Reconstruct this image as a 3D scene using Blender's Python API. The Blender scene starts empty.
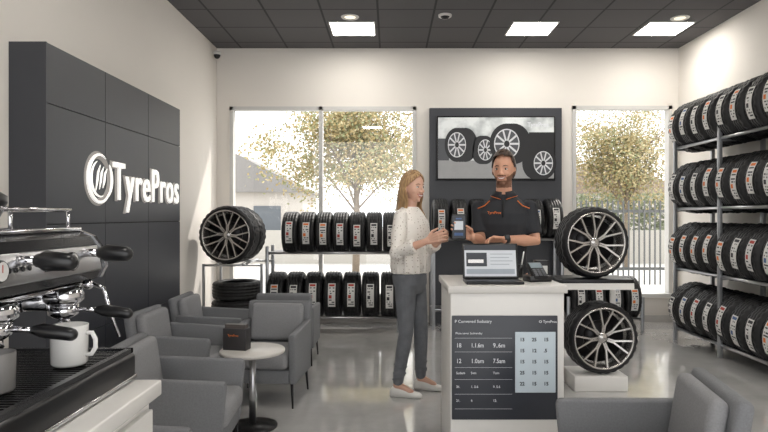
import bpy, bmesh, math, random
from mathutils import Vector, Matrix
random.seed(7)
S=bpy.context.scene; COL=S.collection
F=600.0; H=1.38
V=Vector
def l1(c):
    c/=255.0
    return c/12.92 if c<=.04045 else ((c+.055)/1.055)**2.4
MATS={}
def mat(name,rgb,rough=.5,metal=0.,var=.08,scale=18.,bump=0.,emis=0.,coat=0.,bscale=None):
    if name in MATS: return MATS[name]
    m=bpy.data.materials.new(name); m.use_nodes=True
    nt=m.node_tree; N=nt.nodes; L=nt.links
    b=N['Principled BSDF']
    tc=N.new('ShaderNodeTexCoord'); nz=N.new('ShaderNodeTexNoise')
    nz.inputs['Scale'].default_value=scale; nz.inputs['Detail'].default_value=4
    L.new(tc.outputs['Object'],nz.inputs['Vector'])
    mx=N.new('ShaderNodeMix'); mx.data_type='RGBA'
    c=[l1(x) for x in rgb]
    mx.inputs[6].default_value=[max(0,x*(1-var)) for x in c]+[1]
    mx.inputs[7].default_value=[min(1,x*(1+var)) for x in c]+[1]
    L.new(nz.outputs['Fac'],mx.inputs[0]); L.new(mx.outputs[2],b.inputs['Base Color'])
    b.inputs['Roughness'].default_value=rough; b.inputs['Metallic'].default_value=metal
    b.inputs['Coat Weight'].default_value=coat
    if emis:
        L.new(mx.outputs[2],b.inputs['Emission Color']); b.inputs['Emission Strength'].default_value=emis
    if bump:
        n2=N.new('ShaderNodeTexNoise'); n2.inputs['Scale'].default_value=bscale or scale*6
        L.new(tc.outputs['Object'],n2.inputs['Vector'])
        bp=N.new('ShaderNodeBump'); bp.inputs['Strength'].default_value=bump; bp.inputs['Distance'].default_value=.01
        L.new(n2.outputs['Fac'],bp.inputs['Height']); L.new(bp.outputs['Normal'],b.inputs['Normal'])
    MATS[name]=m; return m

class MB:
    def __init__(s): s.v=[];s.f=[];s.m=[];s.sm=[]
    def add(s,vs,fs,mi=0,sm=False,M=None):
        o=len(s.v)
        for v in vs:
            v=V(v); s.v.append(M@v if M is not None else v)
        for f in fs: s.f.append([i+o for i in f]); s.m.append(mi); s.sm.append(sm)
        return s
    def box(s,a,b,mi=0,bev=0,seg=2,M=None,sm=False):
        a=V(a);b=V(b); bm=bmesh.new(); bmesh.ops.create_cube(bm,size=1)
        c=(a+b)/2; d=b-a
        for v in bm.verts: v.co=V((v.co.x*d.x,v.co.y*d.y,v.co.z*d.z))+c
        if bev: bmesh.ops.bevel(bm,geom=list(bm.edges)+list(bm.verts),offset=bev,segments=seg,profile=.5,affect='EDGES')
        bmesh.ops.recalc_face_normals(bm,faces=bm.faces)
        bm.verts.index_update()
        s.add([v.co.copy() for v in bm.verts],[[v.index for v in f.verts] for f in bm.faces],mi,bool(bev) or sm,M); bm.free(); return s
    def lathe(s,prof,seg=32,axis='Z',c=(0,0,0),mi=0,closed=False,mod=None,M=None):
        c=V(c); vs=[];n=len(prof)
        for i in range(seg):
            a=2*math.pi*i/seg; ca,sa=math.cos(a),math.sin(a)
            for j,(r,h) in enumerate(prof):
                if mod: r=mod(i,j,r)
                if axis=='Z': p=V((r*ca,r*sa,h))
                elif axis=='X': p=V((h,r*ca,r*sa))
                else: p=V((r*sa,h,r*ca))
                vs.append(c+p)
        fs=[]
        for i in range(seg):
            k=(i+1)%seg
            for j in range(n if closed else n-1):
                j2=(j+1)%n
                fs.append([i*n+j,k*n+j,k*n+j2,i*n+j2])
        s.add(vs,fs,mi,True,M); return s
    def tube(s,pts,rad,seg=10,mi=0,rnd=False,cap=True):
        pts=[V(p) for p in pts]
        if not hasattr(rad,'__len__'): rad=[rad]*len(pts)
        rad=list(rad)
        if rnd:
            d0=(pts[0]-pts[1]).normalized(); d1=(pts[-1]-pts[-2]).normalized()
            r0,r1=rad[0],rad[-1]
            pts=[pts[0]+d0*r0*k for k in (.97,.8,.45)]+pts+[pts[-1]+d1*r1*k for k in (.45,.8,.97)]
            rad=[r0*.24,r0*.6,r0*.9]+rad+[r1*.9,r1*.6,r1*.24]
        n=len(pts); T=[]
        for i in range(n):
            t=(pts[min(i+1,n-1)]-pts[max(i-1,0)]).normalized(); T.append(t)
        up=V((0,0,1)) if abs(T[0].z)<.9 else V((1,0,0))
        x=T[0].cross(up).normalized(); vs=[]
        for i in range(n):
            x=(x-T[i]*x.dot(T[i])).normalized(); y=T[i].cross(x)
            for k in range(seg):
                a=2*math.pi*k/seg
                vs.append(pts[i]+(x*math.cos(a)+y*math.sin(a))*rad[i])
        fs=[[i*seg+k,i*seg+(k+1)%seg,(i+1)*seg+(k+1)%seg,(i+1)*seg+k] for i in range(n-1) for k in range(seg)]
        if cap: fs+= [list(range(seg))[::-1],[(n-1)*seg+k for k in range(seg)]]
        s.add(vs,fs,mi,True); return s
    def ell(s,c,r,mi=0,seg=16,rings=10,M=None):
        vs=[];c=V(c)
        for i in range(1,rings):
            th=math.pi*i/rings
            for k in range(seg):
                a=2*math.pi*k/seg
                vs.append(c+V((r[0]*math.sin(th)*math.cos(a),r[1]*math.sin(th)*math.sin(a),r[2]*math.cos(th))))
        vs+=[c+V((0,0,r[2])),c-V((0,0,r[2]))]
        fs=[[(i)*seg+k,(i+1)*seg+k,(i+1)*seg+(k+1)%seg,i*seg+(k+1)%seg] for i in range(rings-2) for k in range(seg)]
        t=len(vs)-2
        fs+=[[t,k,(k+1)%seg] for k in range(seg)]+[[t+1,(rings-2)*seg+(k+1)%seg,(rings-2)*seg+k] for k in range(seg)]
        s.add(vs,fs,mi,True,M); return s
    def loft(s,rings,fw,lf,n=24,mi=0,ex=2.3):
        vs=[]
        for (c,rf,rl) in rings:
            for k in range(n):
                a=2*math.pi*k/n; ca,sa=math.cos(a),math.sin(a)
                x=math.copysign(abs(ca)**(2/ex),ca); y=math.copysign(abs(sa)**(2/ex),sa)
                vs.append(V(c)+fw*rf*x+lf*rl*y)
        m=len(rings)
        fs=[[i*n+k,i*n+(k+1)%n,(i+1)*n+(k+1)%n,(i+1)*n+k] for i in range(m-1) for k in range(n)]
        fs+=[list(range(n))[::-1],[(m-1)*n+k for k in range(n)]]
        s.add(vs,fs,mi,True); return s
    def prism(s,outline,y0,y1,mi=0,M=None):
        n=len(outline)
        vs=[(x,y0,z) for x,z in outline]+[(x,y1,z) for x,z in outline]
        fs=[list(range(n)),[n+k for k in range(n)][::-1]]+[[k,n+k,n+(k+1)%n,(k+1)%n] for k in range(n)]
        s.add(vs,fs,mi,False,M); return s
    def mesh(s,name,mats,off=None,fix=True):
        me=bpy.data.meshes.new(name)
        vs=[(v-off if off is not None else v)[:] for v in s.v]
        me.from_pydata(vs,[],s.f)
        for m in mats: me.materials.append(m)
        me.polygons.foreach_set('material_index',s.m); me.polygons.foreach_set('use_smooth',s.sm)
        if fix:
            bm=bmesh.new(); bm.from_mesh(me); bmesh.ops.recalc_face_normals(bm,faces=bm.faces); bm.to_mesh(me); bm.free()
        me.update(); return me

def tag(o,label=None,cat=None,group=None,kind=None):
    if label:o['label']=label
    if cat:o['category']=cat
    if group:o['group']=group
    if kind:o['kind']=kind
def thing(name,loc,rz=0,label=None,cat=None,group=None,scale=1):
    o=bpy.data.objects.new(name,None); o.empty_display_size=.1
    o.location=loc; o.rotation_euler=(0,0,rz); o.scale=(scale,)*3
    COL.objects.link(o); tag(o,label,cat,group); return o
def part(name,mb,mats,parent=None,label=None,off=None,loc=None,rot=None,fix=True):
    me=mb.mesh(name,mats,off,fix) if isinstance(mb,MB) else mb
    o=bpy.data.objects.new(name,me); COL.objects.link(o)
    if parent: o.parent=parent
    if loc: o.location=loc
    if rot: o.rotation_euler=rot
    if label:o['label']=label
    return o
def solid(name,mb,mats,loc=(0,0,0),rz=0,label=None,cat=None,group=None,kind=None):
    o=part(name,mb,mats); o.location=loc; o.rotation_euler=(0,0,rz); tag(o,label,cat,group,kind); return o
def evalmesh(o):
    bpy.context.view_layer.update()
    dg=bpy.context.evaluated_depsgraph_get()
    return bpy.data.meshes.new_from_object(o.evaluated_get(dg))
def textmesh(s,size,m,width=None,ext=.001,bold=0.,axes='F',align='LEFT',space=1.0):
    cu=bpy.data.curves.new('t','FONT'); cu.body=s; cu.size=size; cu.extrude=ext; cu.offset=bold; cu.align_x=align; cu.resolution_u=3; cu.space_character=space
    o=bpy.data.objects.new('t',cu); COL.objects.link(o); me=evalmesh(o)
    bpy.data.objects.remove(o); bpy.data.curves.remove(cu)
    xs=[v.co.x for v in me.vertices]; k=1
    if width and xs: k=width/(max(xs)-min(xs))
    for v in me.vertices:
        x,y,z=v.co; x*=k
        v.co=(x,-z,y) if axes=='F' else (z,x,y)
    me.materials.clear(); me.materials.append(m); me.update(); return me
def text(s,size,m,parent,loc,name='lettering',**k):
    return part(name,textmesh(s,size,m,**k),None,parent,loc=loc)
def remesh(name,mb,mats,off,vox=.006,sm=4,parent=None):
    me=mb.mesh('tmp',[]); o=bpy.data.objects.new('tmp',me); COL.objects.link(o)
    r=o.modifiers.new('r','REMESH'); r.mode='VOXEL'; r.voxel_size=vox; r.use_smooth_shade=True
    if sm:
        q=o.modifiers.new('s','SMOOTH'); q.factor=.5; q.iterations=sm
    m2=evalmesh(o); bpy.data.objects.remove(o)
    m2.name=name; m2.materials.clear()
    for m in mats: m2.materials.append(m)
    for v in m2.vertices: v.co-=off
    for p in m2.polygons: p.use_smooth=True
    n=bpy.data.objects.new(name,m2); COL.objects.link(n)
    if parent: n.parent=parent
    return n

# ---------------- materials
M_wall=mat('wall_paint',(232,227,220),.85,var=.02,scale=2)
M_dark=mat('charcoal_panel',(58,60,66),.42,var=.06,scale=6)
M_gap=mat('seam_and_shadow_black',(18,18,20),.8)
M_rub=mat('tyre_rubber',(22,22,24),.5,var=.15,scale=40)
M_white=mat('white_laminate',(222,220,216),.4,var=.02)
M_top=mat('counter_top',(205,202,197),.3,var=.05)
M_black=mat('black_plastic',(18,18,20),.3)
M_steel=mat('brushed_steel',(190,190,192),.28,1.,var=.05)
M_chrome=mat('chrome',(215,215,218),.10,1.,var=.02)
M_rack=mat('rack_paint',(165,167,170),.35,.7)
M_alloy=mat('alloy_silver',(184,181,178),.25,.85,var=.05)
M_alloyd=mat('alloy_dark',(44,43,45),.4,.6)
M_fab=mat('grey_fabric',(126,127,130),.9,var=.2,scale=120,bump=.5,bscale=500)
M_fabl=mat('grey_fabric_seat',(144,144,146),.9,var=.2,scale=120,bump=.5,bscale=500)
M_leg=mat('dark_metal',(35,35,37),.35,.6)
M_alu=mat('window_frame_white',(206,205,202),.5,var=.02)
M_paper=mat('label_paper',(214,213,210),.7,var=.03)
M_ink=mat('label_ink',(56,56,60),.8)
M_red=mat('label_red',(176,62,48),.7); M_blue=mat('label_blue',(70,96,140),.7); M_org=mat('orange_print',(222,116,44),.7)
M_lit=mat('sign_light',(255,253,248),.5,var=0,emis=.6)
M_back=mat('sign_halo',(150,146,142),.6,var=0,emis=.22)  # backlight glow painted as dim grey outlines behind letters and emblem
M_txt=mat('white_print',(222,224,228),.6,var=.02,emis=.1)

def floor_mat():
    m=bpy.data.materials.new('polished_concrete'); m.use_nodes=True; nt=m.node_tree;N=nt.nodes;L=nt.links;b=N['Principled BSDF']
    tc=N.new('ShaderNodeTexCoord')
    n=N.new('ShaderNodeTexNoise'); n.inputs['Scale'].default_value=1.3; n.inputs['Detail'].default_value=8; n.inputs['Roughness'].default_value=.65
    L.new(tc.outputs['Object'],n.inputs['Vector'])
    r=N.new('ShaderNodeValToRGB'); r.color_ramp.elements[0].position=.3; r.color_ramp.elements[0].color=(l1(168),l1(167),l1(166),1)
    r.color_ramp.elements[1].position=.7; r.color_ramp.elements[1].color=(l1(198),l1(196),l1(194),1)
    L.new(n.outputs['Fac'],r.inputs['Fac']); L.new(r.outputs['Color'],b.inputs['Base Color'])
    n2=N.new('ShaderNodeTexNoise'); n2.inputs['Scale'].default_value=5
    L.new(tc.outputs['Object'],n2.inputs['Vector'])
    mr=N.new('ShaderNodeMapRange'); mr.inputs['To Min'].default_value=.05; mr.inputs['To Max'].default_value=.18
    L.new(n2.outputs['Fac'],mr.inputs['Value']); L.new(mr.outputs['Result'],b.inputs['Roughness'])
    b.inputs['Coat Weight'].default_value=.9; b.inputs['Coat Roughness'].default_value=.05
    return m
def ceil_mat():
    m=bpy.data.materials.new('ceiling_tiles'); m.use_nodes=True; nt=m.node_tree;N=nt.nodes;L=nt.links;b=N['Principled BSDF']
    tc=N.new('ShaderNodeTexCoord'); br=N.new('ShaderNodeTexBrick')
    br.offset=0; br.squash=1
    br.inputs['Scale'].default_value=1; br.inputs['Brick Width'].default_value=.6; br.inputs['Row Height'].default_value=.6
    br.inputs['Mortar Size'].default_value=.012; br.inputs['Mortar Smooth'].default_value=.1
    br.inputs['Color1'].default_value=(l1(84),l1(83),l1(85),1); br.inputs['Color2'].default_value=(l1(90),l1(88),l1(90),1)
    br.inputs['Mortar'].default_value=(l1(48),l1(48),l1(50),1)
    mp=N.new('ShaderNodeMapping'); mp.inputs['Location'].default_value=(.13,.27,0)
    L.new(tc.outputs['Object'],mp.inputs['Vector']); L.new(mp.outputs['Vector'],br.inputs['Vector']); L.new(br.outputs['Color'],b.inputs['Base Color'])
    b.inputs['Roughness'].default_value=.9
    return m
XL,XR,YB,ZC=-2.25,3.75,7.8,3.56
def struct(name,mb,mats): return solid(name,mb,mats,kind='structure')
struct('floor',MB().box((XL-.2,-2,-.1),(XR+.2,YB+.2,0)),[floor_mat()])
struct('ceiling',MB().box((XL-.2,-2,ZC),(XR+.2,YB+.2,ZC+.1)),[ceil_mat()])
struct('wall_left',MB().box((XL-.15,-2,0),(XL,YB+.2,ZC)),[M_wall])
struct('wall_right',MB().box((XR,-2,0),(XR+.15,YB+.2,ZC)),[M_wall])
W1=(-2.08,.34,.33,2.80); W2=(2.37,3.66,.33,2.81)
wb=MB(); y0,y1=YB,YB+.2
wb.box((XL,y0,0),(XR,y1,.33)); wb.box((XL,y0,2.81),(XR,y1,ZC))
wb.box((XL,y0,.33),(W1[0],y1,2.81)); wb.box((W1[1],y0,.33),(W2[0],y1,2.81)); wb.box((W2[1],y0,.33),(XR,y1,2.81))
wb.box((W1[0],y0,2.80),(W1[1],y1,2.81))
struct('wall_back',wb,[M_wall])
M_sk=mat('skirting',(190,187,183),.5)
struct('baseboard_back',MB().box((XL,YB-.015,0),(XR,YB,.09)),[M_sk])
struct('baseboard_left',MB().box((XL,5.82,0),(XL+.015,YB-.015,.09)),[M_sk])
struct('baseboard_right',MB().box((XR-.015,-2,0),(XR,YB-.015,.09)),[M_sk])
g=bpy.data.materials.new('window_glass'); g.use_nodes=True; nt=g.node_tree
for n in list(nt.nodes):
    if n.type!='OUTPUT_MATERIAL': nt.nodes.remove(n)
tr=nt.nodes.new('ShaderNodeBsdfTransparent'); gl=nt.nodes.new('ShaderNodeBsdfGlossy'); gl.inputs['Roughness'].default_value=.02
mx=nt.nodes.new('ShaderNodeMixShader'); mx.inputs[0].default_value=.04
nt.links.new(tr.outputs[0],mx.inputs[1]); nt.links.new(gl.outputs[0],mx.inputs[2]); nt.links.new(mx.outputs[0],nt.nodes['Material Output'].inputs['Surface'])
def window(name,W,mull):
    x0,x1,z0,z1=W; b=MB(); t=.045; ya,yb=YB-.02,YB+.1
    b.box((x0,ya,z0),(x0+t,yb,z1)); b.box((x1-t,ya,z0),(x1,yb,z1)); b.box((x0,ya,z1-t),(x1,yb,z1)); b.box((x0-.03,ya-.05,z0),(x1+.03,yb,z0+t))
    for m in mull: b.box((m-.025,ya,z0),(m+.025,yb,z1))
    b.box((x0+t,YB+.05,z0+t),(x1-t,YB+.055,z1-t),1)
    struct(name,b,[M_alu,g])
window('window_1',W1,[-.90]); window('window_2',W2,[])

lm=mat('light_diffuser',(255,250,242),.5,var=0,emis=24)
for i,(x,y) in enumerate([(-.43,6.97),(1.64,6.97),(3.17,6.97),(-.43,3.6),(1.64,3.6),(3.17,3.6),(-.43,1.0),(1.64,1.0)]):  # back row is visible; nearer rows are unseen fixtures added to light the room
    t=thing('ceiling_light',(x,y,ZC),0,'square recessed LED ceiling light panel, lit white','ceiling light','ceiling light panels')
    for a_,b_ in (((-.26,-.25,-.012),(.26,-.235,0)),((-.26,.235,-.012),(.26,.25,0)),((-.26,-.235,-.012),(-.245,.235,0)),((.245,-.235,-.012),(.26,.235,0))): part('frame_edge',MB().box(a_,b_),[M_alu],t)
    part('diffuser',MB().box((-.245,-.235,-.008),(.245,.235,-.002)),[lm],t)
for (px,py) in [(350,17),(680,18)]:
    d=F*(ZC-H)/(216-py); t=thing('downlight',((px-390)*d/F,d,ZC),0,'round recessed white downlight in the dark tile ceiling','downlight','round ceiling downlights')
    part('trim_ring',MB().lathe([(.06,-.004),(.09,-.010),(.10,0)],24,c=(0,0,0)),[M_alu],t)
    part('lens',MB().lathe([(.001,-.003),(.06,-.003)],24),[mat('lens_glow',(255,240,215),.4,emis=1)],t)
d=F*(ZC-H)/(216-15); t=thing('smoke_detector',((445-390)*d/F,d,ZC),0,'small round white smoke detector on ceiling','smoke detector')
part('base',MB().lathe([(.001,-.02),(.07,-.02),(.075,0)],24),[M_alu],t)
part('sensor_cap',MB().lathe([(.001,-.045),(.03,-.042),(.05,-.02)],24),[M_leg],t)
t=thing('security_camera',(XL+.06,7.6,3.42),0,'small dark dome security camera high on the wall','security camera')
part('mount',MB().lathe([(.001,.04),(.045,.04),(.05,0),(.001,0)],20),[M_alu],t); part('dome',MB().ell((0,0,0),(.042,.042,.05)),[M_black],t)

# exterior
struct('ground_outside',MB().box((-40,YB+.2,-.15),(60,80,-.05)),[mat('pale_pavement',(206,204,200),.9,var=.05,scale=1)])
leafm=[mat('leaf_a',(166,148,102),.8,var=.1,scale=3),mat('leaf_b',(140,144,104),.8,var=.1,scale=3),mat('leaf_c',(184,170,130),.8)]
def tree(x,y,zc,rx,rz,n,seed):
    rg=random.Random(seed); t=thing('tree',(x,y,-.05),0,'street tree with thin trunk and pale green-gold foliage outside','tree','street trees outside')
    b=MB(); b.tube([(0,0,0),(.03,0,zc*.5),(-.02,0,zc)],[.09,.07,.04],8)
    for k in range(14):
        a=rg.uniform(0,6.28); e=V((math.cos(a)*rx*.75,math.sin(a)*rx*.6,zc+rg.uniform(-.5,.7)*rz)); s=V((0,0,zc*rg.uniform(.5,.95)))
        b.tube([s,(s+e)/2+V((0,0,.1)),e],[.03,.018,.008],5)
    part('trunk',b,[mat('bark',(130,118,104),.9)],t)
    l=MB()
    cl=[V((rg.gauss(0,.46)*rx,rg.gauss(0,.35)*rx,zc+rg.gauss(0,.44)*rz)) for _ in range(95)]
    for k in range(n):
        c=rg.choice(cl)+V((rg.gauss(0,.17)*rx,rg.gauss(0,.17)*rx,rg.gauss(0,.14)*rz))
        u=V((rg.gauss(0,1),rg.gauss(0,1),rg.gauss(0,1))).normalized(); w=u.orthogonal().normalized(); s=.042
        l.add([c-u*s,c+w*s*.7,c+u*s,c-w*s*.7],[[0,1,2,3]],rg.randrange(3))
    part('foliage',l,leafm,t,fix=False)
tree(-.8,14,3.0,1.6,1.35,15000,1); tree(6.3,16,3.1,1.45,1.4,13000,2)
t=thing('house',(-5.6,22,-.05),0,'pale single-storey house with grey gable roof outside','house')
part('wall_body',MB().box((-2.5,0,0),(2.4,4,2.3)),[mat('house_render',(192,187,180),.9)],t)
part('roof',MB().prism([(-2.8,2.3),(2.7,2.3),(0,3.7)],-.3,4.3),[mat('roof_tile',(136,134,132),.9)],t)
part('house_window',MB().box((-1.6,-.03,.9),(-.5,0,1.8)),[mat('house_glass',(96,102,108),.2)],t); part('house_window',MB().box((.6,-.03,.9),(1.6,0,1.8)),[MATS['house_glass']],t)
t=thing('house',(9.5,26,-.05),0,'pale brick house with brown gable roof behind the fence','house')
part('wall_body',MB().box((-3,0,0),(3,4,2.4)),[MATS['house_render']],t); part('roof',MB().prism([(-3.3,2.4),(3.3,2.4),(0,4.0)],-.3,4.3),[mat('roof_brown',(142,128,116),.9)],t)
t=thing('fence',(3.2,12.5,-.05),0,'grey metal picket fence along the street outside','fence')
b=MB()
for k in range(46): b.box((k*.11,0,0),(k*.11+.03,.02,1.75))
part('picket',b,[mat('fence_grey',(92,94,94),.7)],t)['kind']='stuff'
part('rail',MB().box((0,.02,.3),(5,.05,.36)),[MATS['fence_grey']],t); part('rail',MB().box((0,.02,1.5),(5,.05,1.56)),[MATS['fence_grey']],t)
t=thing('boundary_wall',(-9,18,-.05),0,'low pale boundary wall outside','boundary wall')
part('wall_run',MB().box((0,0,0),(22,.15,1.0)),[mat('pale_wall',(182,179,172),.9)],t)
t=thing('hedge',(4.5,20,-.05),0,'clipped green hedge outside beyond the fence','hedge')
b=MB(); rg=random.Random(5)
for k in range(7000):
    c=V((rg.uniform(0,7),rg.uniform(0,1),rg.uniform(0,2.2))); u=V((rg.gauss(0,1),rg.gauss(0,1),rg.gauss(0,1))).normalized(); w=u.orthogonal().normalized(); s=.08
    b.add([c-u*s,c+w*s*.6,c+u*s,c-w*s*.6],[[0,1,2,3]])
part('hedge_leaves',b,[mat('hedge_green',(122,130,102),.9,var=.3)],t,fix=False)['kind']='stuff'

# ---- sign feature panel
t=thing('feature_wall_panel',(-2.14,4.67,0),0,'charcoal feature wall panel with seams behind the illuminated sign','wall panel')
x1=.11; ya,yb=3.55-4.67,5.80-4.67
part('backing',MB().box((-.11,ya,0),(x1-.012,yb,2.40),0),[M_gap],t)
b=MB(); ys=[ya,4.28-4.67,5.04-4.67,yb]; zs=[0,.6,1.33,2.05,2.41]
for i in range(3):
    for j in range(4): b.box((x1-.014,ys[i]+.003,zs[j]+.003),(x1,ys[i+1]-.003,zs[j+1]-.003))
b.box((-.11,ya-.01,0),(x1,ya+.003,2.41))
part('cladding',b,[M_dark],t)
t=thing('illuminated_sign',(-2.03,4.0,1.64),0,'illuminated white shop sign lettering with round tyre emblem','sign')
part('lettering',textmesh('TyrePros',.40,M_lit,width=1.34,ext=.006,bold=.001,axes='R',space=1.12),None,t,loc=(.022,.35,-.14))
part('halo',textmesh('TyrePros',.40,M_back,width=1.355,ext=.001,bold=.010,axes='R',space=1.12),None,t,loc=(.003,.343,-.14))
def arc(b,r,a0,a1,rad,cy=0,cz=0,n=24,x=.02):
    pts=[]; rr=[]
    for k in range(n+1):
        a=math.radians(a0+(a1-a0)*k/n); q=k/n
        pts.append((x,cy+r*math.cos(a),cz+r*math.sin(a))); rr.append(rad*(.25+.75*math.sin(math.pi*q)**.6))
    b.tube(pts,rr,8)
part('emblem_halo',MB().lathe([(.135,.002),(.190,.002)],40,'X',c=(0,.163,0)),[M_back],t)
b=MB()
arc(b,.165,60,330,.013,.16,0); arc(b,.165,-50,40,.011,.17,0); arc(b,.125,110,290,.008,.165,0)
for k in range(3):
    y_=.120+k*.05
    b.tube([(.02,y_-.02,-.085+.01*k),(.02,y_,-.02),(.02,y_+.012,.04),(.02,y_+.045,.095-.01*k)],[.003,.008,.008,.003],8)
part('tyre_emblem',b,[M_lit],t)

# ---- TV wall panel + TV
t=thing('feature_wall_panel',(1.36,YB-.04,0),0,'charcoal wall panel behind the television','wall panel')
part('cladding',MB().box((-.85,-.04,0),(.85,.04,2.77)).box((-.85,-.042,1.30),(.85,-.04,1.306),1),[M_dark,M_gap],t)
t=thing('television',(1.355,YB-.1,2.25),0,'wall-mounted flat television showing alloy wheels and tyres','television')
part('bezel',MB().box((-.76,-.03,-.41),(.76,.02,.41),0,.006),[M_black],t)
scr=bpy.data.materials.new('screen_picture'); scr.use_nodes=True; nt=scr.node_tree;N=nt.nodes;L=nt.links
b_=N['Principled BSDF']; tc=N.new('ShaderNodeTexCoord'); nz=N.new('ShaderNodeTexNoise'); nz.inputs['Scale'].default_value=3.2; nz.inputs['Detail'].default_value=6
L.new(tc.outputs['Object'],nz.inputs['Vector']); cr=N.new('ShaderNodeValToRGB')
cr.color_ramp.elements[0].position=.34; cr.color_ramp.elements[0].color=(l1(116),l1(122),l1(124),1); cr.color_ramp.elements[1].position=.56; cr.color_ramp.elements[1].color=(l1(208),l1(211),l1(210),1)
L.new(nz.outputs['Fac'],cr.inputs['Fac']); L.new(cr.outputs['Color'],b_.inputs['Base Color']); L.new(cr.outputs['Color'],b_.inputs['Emission Color']); b_.inputs['Emission Strength'].default_value=.3; b_.inputs['Roughness'].default_value=.3
pd=mat('picture_dark',(24,25,28),.4); pg=mat('picture_grey',(72,74,78),.4,emis=.15); pw=mat('picture_silver',(198,199,201),.4,emis=.25)
b=MB().box((-.74,-.032,-.39),(.74,-.03,.39),0)
b.box((-.74,-.0335,-.39),(.74,-.032,-.16),1); b.box((-.74,-.0334,-.16),(-.6,-.032,.12),3); b.box((.42,-.0333,-.2),(.74,-.032,.2),2)
def picwheel(b,cx,cz,r,sx=1.0,y=-.034,ns=10,wide=.2):
    def disc(r0,cx,cz,mi,y,sx=sx):
        n=32; b.add([(cx+sx*r0*math.cos(6.2832*k/n),y,cz+r0*math.sin(6.2832*k/n)) for k in range(n)],[list(range(n))],mi)
    for q in (1,.66,.33): disc(r,cx+wide*r*q,cz,2,y+.0001*q)
    disc(r,cx,cz,2,y-.0004); disc(r*.74,cx,cz,4,y-.0008); disc(r*.68,cx,cz,3,y-.0012)
    for k in range(ns):
        a=6.2832*k/ns; w=.05*r
        p=V((math.cos(a),0,math.sin(a))); q=V((-math.sin(a),0,math.cos(a)))
        vs=[p*r*.1-q*w,p*r*.1+q*w,p*r*.70+q*w,p*r*.70-q*w]
        b.add([(cx+sx*v.x,y-.0016,cz+v.z) for v in vs],[[0,1,2,3]],4)
    disc(r*.16,cx,cz,2,y-.002)
s=77.0
picwheel(b,(456-494.5)/s,(149-146)/s,16/s*1.05,.72,wide=.5); picwheel(b,(484-494.5)/s,(149-151)/s,14/s,.7,wide=-.3); picwheel(b,(505-494.5)/s,(149-145)/s,20/s,.85,y=-.037,wide=.35); picwheel(b,(541-494.5)/s,(149-164)/s,16/s,.8,wide=-.5)
part('screen',b,[scr,mat('picture_floor',(146,146,146),.4,emis=.25),pd,pg,pw],t)
text('TyrePros',.08,M_txt,t,(.40,-.036,.27),width=.27,bold=.001)

# ---- tyres
def tyre_profile(R=.28,w=.2,rb=.185):
    h=w/2; k=min(.05,(R-rb)*.45); e=min(.045,(R-rb)*.6)
    o=[(rb,-h*.82),(rb+k*.4,-h*.95),(rb+k,-h*1.03),(R-e*.9,-h*1.0),(R-e*.42,-h*.93)]
    o.append((R-e*.16,-h*.80))
    for c in (-.52,-.17,.17,.52):
        x=c*h; o+=[(R,x-.007),(R-.012,x-.005),(R-.012,x+.005),(R,x+.007)]
    o+=[(R-e*.16,h*.80),(R-e*.42,h*.93),(R-e*.9,h*1.0),(rb+k,h*1.03),(rb+k*.4,h*.95),(rb,h*.82),(rb+.010,h*.75),(R-.022-e*.2,h*.78),(R-.022-e*.2,-h*.78),(rb+.010,-h*.75)]
    return o
def tmod(i,j,r):
    if i%3==0 and (j in (4,5,6) or j in (21,22,23)): return r-.008
    if i%3==1 and (9<=j<=10 or 13<=j<=14 or 17<=j<=18): return r-.005
    return r
tyre_me=MB().lathe(tyre_profile(),84,'X',closed=True,mod=tmod).mesh('tyre',[M_rub])
LM=[M_paper,M_ink,M_red,M_blue,M_org]
def sticker(seed):
    rg=random.Random(seed); b=MB(); R=.2822; w=.086; nr,nc=22,8; sp=math.radians(58); kind=(0,3,3,0,1,2,3)[seed%7]
    vs=[]
    for i in range(nr+1):
        a=-sp/2+sp*i/nr
        for j in range(nc+1): vs.append((-w/2+w*j/nc,-R*math.cos(a),R*math.sin(a)))
    for i in range(nr):
        for j in range(nc):
            m=0
            if i in (19,20) and 0<j<nc-1: m=[1,2,3,4][kind]
            elif i in (2,4,6,12,14,17) and 0<j<nc-1: m=1 if rg.random()<.6 else 0
            elif i in (8,9,10) and j in (1,2,3): m=[1,2,3,4][kind]
            k=i*(nc+1)+j; b.add([vs[k],vs[k+1],vs[k+nc+2],vs[k+nc+1]],[[0,1,2,3]],m)
    return b.mesh('label_sticker',LM,fix=False)
stks=[sticker(i) for i in range(7)]
def tyre(loc,rz,label,group,k=None,st=True,roll=None,ry=0,sc=1,sx=1):
    o=bpy.data.objects.new('tyre',tyre_me); COL.objects.link(o); o.location=loc
    o.rotation_euler=(random.uniform(-.12,.12) if roll is None else roll,ry,rz); o.scale=(sc*sx,sc,sc)
    tag(o,label,'tyre',group)
    if st:
        s_=bpy.data.objects.new('label_sticker',stks[random.randrange(7) if k is None else k]); COL.objects.link(s_); s_.parent=o
    return o
def rack(loc,rz,Lx,D,tiers,zt,posts,label,group=None):
    t=thing('tyre_rack',loc,rz,label,'tyre rack',group)
    for x in posts:
        for y in (-D/2,D/2):
            part('post',MB().box((x-.018,y-.018,0),(x+.018,y+.018,zt),0,.003),[M_rack],t)
    for z in tiers:
        for y in (-D/2+.02,D/2-.02):
            part('beam',MB().tube([(-Lx/2,y,z),(Lx/2,y,z)],.017,8),[M_steel],t)
    for z in tiers:
        for x in posts: part('cross_bar',MB().box((x-.012,-D/2,z-.03),(x+.012,D/2,z-.008)),[M_rack],t)
    return t
def rest(D,R=.28): 
    q=D/2-.02; return math.sqrt((R+.017)**2-q*q)
D=.34
rack((-.68,7.3,0),0,1.56,D,[.17,.94],1.02,[-.78,.78],'chrome two-tier tyre rack in front of the window')
zz=rest(D,.28)
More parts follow.
